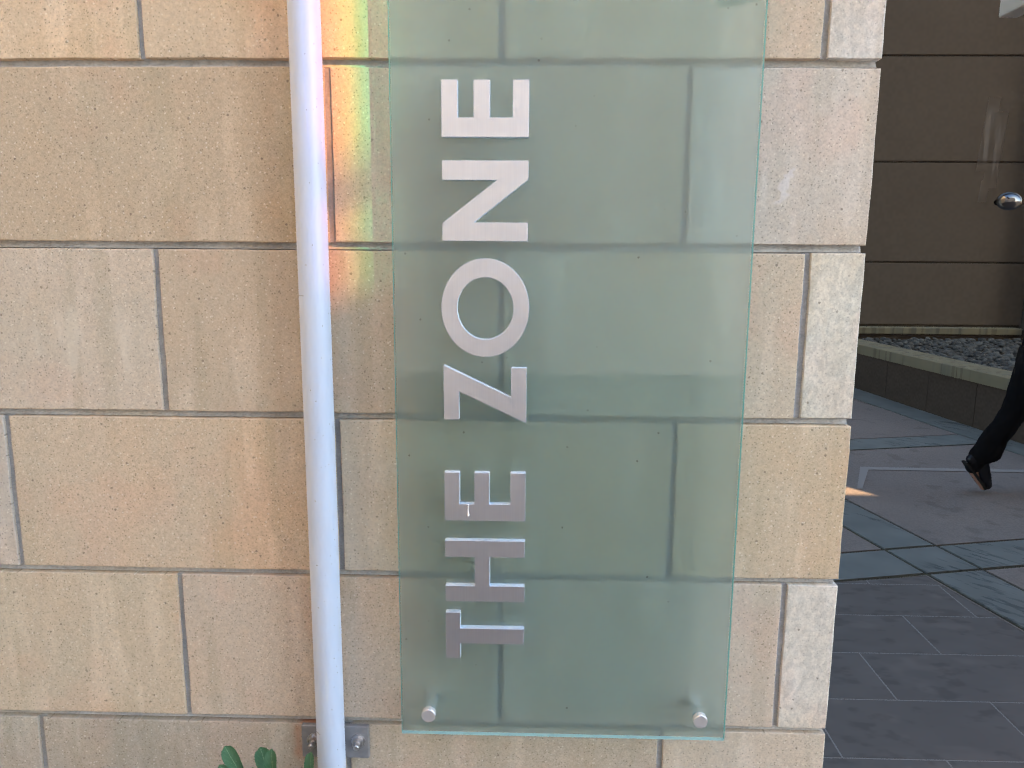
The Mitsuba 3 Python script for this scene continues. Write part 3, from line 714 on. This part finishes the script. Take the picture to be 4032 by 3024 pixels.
# ================================================================ PERSON (walking right, mostly beyond the frame)
pe = thing('person', 'person in black trousers and dark shoes walking past behind the dark glass', 'person')
yb = 3.33
J = {'hipL': ((3.10, yb + .06, 0.90), .085), 'kneeL': ((2.975, yb + .03, 0.50), .058), 'ankL': ((2.775, yb, 0.205), .046),
     'hipR': ((3.12, yb - .10, 0.90), .085), 'kneeR': ((3.36, yb - .10, 0.50), .06), 'ankR': ((3.50, yb - .10, 0.095), .045),
     'pelL': ((3.11, yb + .04, 0.97), .10), 'pelR': ((3.11, yb - .09, 0.97), .10), 'pel': ((3.10, yb - .02, 0.99), .115),
     'waist': ((3.12, yb - .02, 1.12), .105), 'chest': ((3.15, yb - .02, 1.32), .12),
     'shL': ((3.15, yb + .15, 1.42), .06), 'shR': ((3.15, yb - .19, 1.42), .06), 'neck': ((3.17, yb - .02, 1.50), .055), 'neckt': ((3.195, yb - .02, 1.58), .052),
     'elL': ((3.30, yb + .22, 1.18), .042), 'wrL': ((3.48, yb + .17, 1.04), .03), 'elR': ((3.045, yb - .25, 1.17), .042), 'wrR': ((3.02, yb - .24, 0.955), .03)}
# continuous skin body under the clothes
def shrink(J, s): return {k: (p, r * s) for k, (p, r) in J.items()}
J['head'] = ((3.215, yb - .02, 1.665), .088); J['chin'] = ((3.265, yb - .02, 1.60), .040); J['occ'] = ((3.185, yb - .02, 1.685), .085); J['nose'] = ((3.312, yb - .02, 1.648), .010); J['nosr'] = ((3.298, yb - .02, 1.68), .008)
J['earL'] = ((3.20, yb + .065, 1.655), .018); J['earR'] = ((3.20, yb - .105, 1.655), .018)
def hand(J, w, pre, dirv, side):
    """palm, four fingers and a thumb, lightly curled"""
    w, dirv, side = np.array(w), np.array(dirv, float), np.array(side, float)
    dirv /= np.linalg.norm(dirv); side /= np.linalg.norm(side)
    curl = np.cross(dirv, side)
    bones = []
    for i, (o, L) in enumerate(((-.030, .070), (-.010, .080), (.010, .075), (.029, .058))):
        b = w + dirv * 0.088 + side * o
        J[f'{pre}k{i}'] = (b, .0125)
        J[f'{pre}m{i}'] = (b + dirv * L * .5 + curl * .012, .0092)
        J[f'{pre}t{i}'] = (b + dirv * L * .88 + curl * .034, .0078)
        bones += [(f'{pre}w', f'{pre}k{i}'), (f'{pre}k{i}', f'{pre}m{i}'), (f'{pre}m{i}', f'{pre}t{i}')]
    J[f'{pre}w'] = (w, .026)
    J[f'{pre}tb'] = (w + dirv * .03 - side * .034, .015); J[f'{pre}tm'] = (w + dirv * .065 - side * .052 + curl * .01, .011); J[f'{pre}tt'] = (w + dirv * .095 - side * .052 + curl * .022, .0088)
    return bones + [(f'{pre}w', f'{pre}tb'), (f'{pre}tb', f'{pre}tm'), (f'{pre}tm', f'{pre}tt')]
hb = hand(J, J['wrR'][0], 'hr', (-0.10, 0.0, -1), (1, 0.15, 0)) + hand(J, J['wrL'][0], 'hl', (0.6, -0.1, -0.75), (0.75, 0, 0.6))
J['footL'] = ((2.74, yb, 0.16), .035); J['toeL'] = ((2.825, yb, 0.04), .028)
J['footR'] = ((3.48, yb - .10, 0.05), .035); J['toeR'] = ((3.68, yb - .10, 0.045), .028)
skinJ = {k: (p, r * (0.85 if k not in ('head', 'chin', 'occ', 'nose', 'nosr', 'neck', 'neckt', 'earL', 'earR') and not k.startswith('h') else 1.0)) for k, (p, r) in J.items()}
skinJ['hipL'] = (J['hipL'][0], .07); skinJ['hipR'] = (J['hipR'][0], .07)
body = hull_chain(skinJ, [('hipL', 'kneeL'), ('kneeL', 'ankL'), ('hipR', 'kneeR'), ('kneeR', 'ankR'), ('pelL', 'hipL'), ('pelR', 'hipR'), ('pelL', 'pelR'), ('pel', 'waist'), ('waist', 'chest'), ('chest', 'shL'), ('chest', 'shR'), ('shL', 'shR'),
                          ('chest', 'neck'), ('neck', 'neckt'), ('neckt', 'head'), ('head', 'occ'), ('head', 'chin'), ('occ', 'chin'), ('nose', 'nosr'), ('head', 'nosr'), ('earL', 'head'), ('earR', 'head'),
                          ('shL', 'elL'), ('elL', 'wrL'), ('wrL', 'hlw'), ('shR', 'elR'), ('elR', 'wrR'), ('wrR', 'hrw'), ('ankL', 'footL'), ('footL', 'toeL'), ('ankR', 'footR'), ('footR', 'toeR')] + hb, 0.008, 6)
part(pe, 'body', body, 'm_skin', True)
cl = {k: (np.array(p) + 0, r) for k, (p, r) in J.items()}
J['ankL'] = (J['ankL'][0], .04)
cl['hemL'] = (np.array([2.785, yb, 0.240]), .064); cl['calfL'] = (np.array([2.865, yb + .012, 0.345]), .072); cl['backL'] = (np.array([2.845, yb, 0.255]), .062)
cl['kneeL'] = (cl['kneeL'][0], .074); cl['hipL'] = (cl['hipL'][0], .098); cl['hipR'] = (cl['hipR'][0], .098); cl['kneeR'] = (cl['kneeR'][0], .075)
cl['hemR'] = (np.array([3.49, yb - .10, 0.13]), .072)
tro = hull_chain(cl, [('hipL', 'kneeL'), ('kneeL', 'calfL'), ('calfL', 'hemL'), ('calfL', 'backL'), ('hemL', 'backL'), ('hipR', 'kneeR'), ('kneeR', 'hemR'), ('pelL', 'hipL'), ('pelR', 'hipR'), ('pelL', 'pelR'), ('pel', 'pelL'), ('pel', 'pelR')], 0.014, 10)
tv = tro.vertices
w = (meshkit.fbm(tv * np.array([16, 16, 9]), 3, 4) - 0.5)
tro.vertices = tv + tro.vertex_normals * (w * 0.026)[:, None]
part(pe, 'trousers', tro, 'm_black_cloth', True, label='loose black trousers')
for ch_, bn_ in (({'a': ((2.79, yb, 0.235), .042), 'b': ((2.765, yb, 0.19), .046), 'c': ((2.745, yb, 0.165), .043)}, [('a', 'b'), ('b', 'c')]), ({'d': ((3.49, yb - .10, 0.16), .045), 'e': ((3.495, yb - .10, 0.07), .047)}, [('d', 'e')])):
    part(pe, 'sock', hull_chain(ch_, bn_, 0.012, 3), 'm_black_cloth', True)
sh = hull_chain({**J, 'pel': (J['pel'][0], .125), 'waist': (J['waist'][0], .125), 'chest': (J['chest'][0], .135), 'shL': (J['shL'][0], .075), 'shR': (J['shR'][0], .075), 'cuL': ((3.28, yb + .21, 1.22), .055), 'cuR': ((3.058, yb - .243, 1.20), .055)},
                [('pel', 'waist'), ('pelL', 'waist'), ('pelR', 'waist'), ('waist', 'chest'), ('chest', 'shL'), ('chest', 'shR'), ('shL', 'shR'), ('shL', 'cuL'), ('shR', 'cuR')], 0.018, 10)
part(pe, 'shirt', sh, 'm_shirt', True)
hair = hull_chain({'a': ((3.195, yb - .02, 1.715), .088), 'b': ((3.165, yb - .02, 1.68), .086), 'c': ((3.225, yb - .02, 1.735), .07)}, [('a', 'b'), ('a', 'c')], 0.012, 4)
part(pe, 'hair', hair, 'm_hair', True)
for dy in (0.032, -0.032):
    part(pe, 'eye', trimesh.creation.icosphere(2, 0.011).apply_translation([3.292, yb - .02 + dy, 1.668]), 'm_eye', True)
def shoe(heel, toe, upv):
    heel, toe, upv = (np.array(q, float) for q in (heel, toe, upv))
    ax = toe - heel; L = np.linalg.norm(ax); ax /= L
    up = upv - ax * (upv @ ax); up /= np.linalg.norm(up); sd = np.cross(ax, up)
    def at(l, s, u): return heel + ax * l * L + sd * s + up * u
    jj = {'h': (at(.10, 0, .040), .036), 'h2': (at(.10, 0, .080), .036), 'm': (at(.42, 0, .040), .035), 'i': (at(.36, 0, .078), .033), 'b': (at(.70, .008, .030), .040), 'b2': (at(.70, -.008, .030), .040), 't': (at(.93, 0, .022), .026)}
    up_ = hull_chain(jj, [('h', 'h2'), ('h', 'm'), ('h2', 'i'), ('m', 'i'), ('m', 'b'), ('m', 'b2'), ('b', 'b2'), ('b', 't'), ('b2', 't'), ('i', 'b')], 0.010, 6)
    k = part(pe, 'shoe', up_, 'm_shoe', True, label='dark leather shoe')
    sp = [(0.0, .0), (.03, .030), (.3, .032), (.55, .040), (.75, .048), (.92, .038), (1.0, .0)]
    out = [at(l, s, 0) for l, s in sp] + [at(l, -s, 0) for l, s in sp[::-1][1:-1]]
    n = len(out); V = np.array(out + [q - up * 0.012 for q in out])
    sole = trimesh.convex.convex_hull(V)
    part(k, 'sole', sole, 'm_sole')
shoe((2.692, yb, 0.205), (2.840, yb, 0.020), (0.75, 0, 0.62))
shoe((3.43, yb - .10, 0.013), (3.71, yb - .10, 0.013), (0, 0, 1))

# ================================================================ OFF-FRAME SURROUNDINGS that shade and light the place
# opposite building behind the camera; openings in its roof screen let two slivers of sun through
ob = thing('opposite_building', 'pale rendered building across the lane behind the camera', 'building')
YO = -8.0
def hit(p, y):  # where the sun ray through p crosses the plane y
    t = (y - p[1]) / SUN[1]; return np.array(p) + t * SUN
HO = 8.12
holes = []
h1 = hit((-0.330, 0, 1.70), YO); holes.append((h1[0] - 0.17, h1[0] + 0.17, h1[2] - 0.36, h1[2] + 0.50))
scr = sg.box(-26, 5.6, 8.2, HO)
for x0, x1, z0, z1 in holes: scr = scr.difference(sg.box(x0, z0, x1, z1))
part(ob, 'wall', box(-26, 8.2, YO - 6, YO, 0, 5.59), 'm_pale_render')
part(ob, 'roof_screen', extrude_xz(scr, YO - 0.02, YO), 'm_pale_render')
# wing at the left, its sunlit upper part throws warm light on the wall
lw = thing('left_wing', 'warm sandstone coloured wing of the building left of the view', 'building')
part(lw, 'wall', box(-9, -1.5, -4.6, -0.003, 0, 8.2), 'm_warm_render')
# hanging strip of coloured glass that throws the rainbow
rp = thing('rainbow_glass_panel', 'hanging strip of rainbow coloured art glass in a thin bronze frame above the view', 'glass panel')
D = 2.0
c0 = hit((-0.330, 0, 1.70), 0) + SUN * D
ux = np.cross([0, 0, 1.0], SUN); ux /= np.linalg.norm(ux)
if ux[0] < 0: ux = -ux
uz = np.cross(SUN, ux); uz = uz if uz[2] > 0 else -uz
W2, H2 = 0.30, 0.80
def rb_fn(p, n, uv):
    u, v = uv.x, uv.y
    # stripes of dyed glass, left to right: violet, blue, rose, red, amber, lemon, green
    xw = [(-0.52, (0, 0, 0)), (-0.436, (0.0, 0.0, 0.0)), (-0.420, (0.05, 0.06, 0.26)), (-0.402, (0.26, 0.08, 0.36)), (-0.386, (0.66, 0.11, 0.40)), (-0.368, (0.85, 0.20, 0.16)), (-0.349, (0.95, 0.34, 0.08)),
          (-0.332, (0.92, 0.50, 0.08)), (-0.317, (0.74, 0.64, 0.09)), (-0.302, (0.40, 0.70, 0.16)), (-0.287, (0.12, 0.68, 0.30)), (-0.270, (0.05, 0.60, 0.50)), (-0.235, (0.10, 0.20, 0.26)), (-0.19, (0, 0, 0)), (-0.14, (0, 0, 0))]
    stops = [((a + 0.33) / 0.374 + 0.5, c_) for a, c_ in xw]
    c = mi.Color3f(*stops[0][1])
    for (a, ca), (b, cb) in zip(stops[:-1], stops[1:]):
        c = mix(c, mi.Color3f(*cb), dr.clip((u - a) / (b - a), 0, 1)) if True else c
    # deeper dye towards the lower end, with a clear band between two fields
    f = smoothstep(0.35, 0.47, v) + 0.45 * smoothstep(0.11, 0.20, v) * smoothstep(0.345, 0.28, v) + 0.22 * smoothstep(0.25, 0.3, v) * smoothstep(0.45, 0.38, v)
    return c * dr.clip(f, 0.0, 1.0) * 0.36
V = np.array([c0 + ux * a + uz * b for a, b in ((-W2 / 2, -H2 / 2), (W2 / 2, -H2 / 2), (W2 / 2, H2 / 2), (-W2 / 2, H2 / 2))])
scene['m_rainbow_glass'] = {'type': 'thindielectric', 'int_ior': 1.2, 'specular_transmittance': mikit.proc(rb_fn)}
part(rp, 'pane', (V, np.array([[0, 1, 2], [0, 2, 3]])), 'm_rainbow_glass', uv=np.array([[0, 0], [1, 0], [1, 1], [0, 1.0]]))
fr = []
def bar(a0, b0, a1, b1, t=0.012):
    c = [c0 + ux * a + uz * b + SUN * s for a in (a0, a1) for b in (b0, b1) for s in (-t, t)]
    return trimesh.convex.convex_hull(np.array(c))
w, h = W2 / 2, H2 / 2
fw = 0.07
part(rp, 'frame', cat(bar(-w - fw, -h - .03, -w, h + .25), bar(w, -h - .03, w + fw, h + .25), bar(-w, h, w, h + .25), bar(-w, -h - .03, w, -h)), 'm_frame_bronze')
top = c0 + uz * (h + .25)
part(rp, 'hanger', cat(cyl(top.tolist(), [top[0], YO + 0.05, top[2] + 0.4], 0.01, 8)), 'm_frame_bronze')
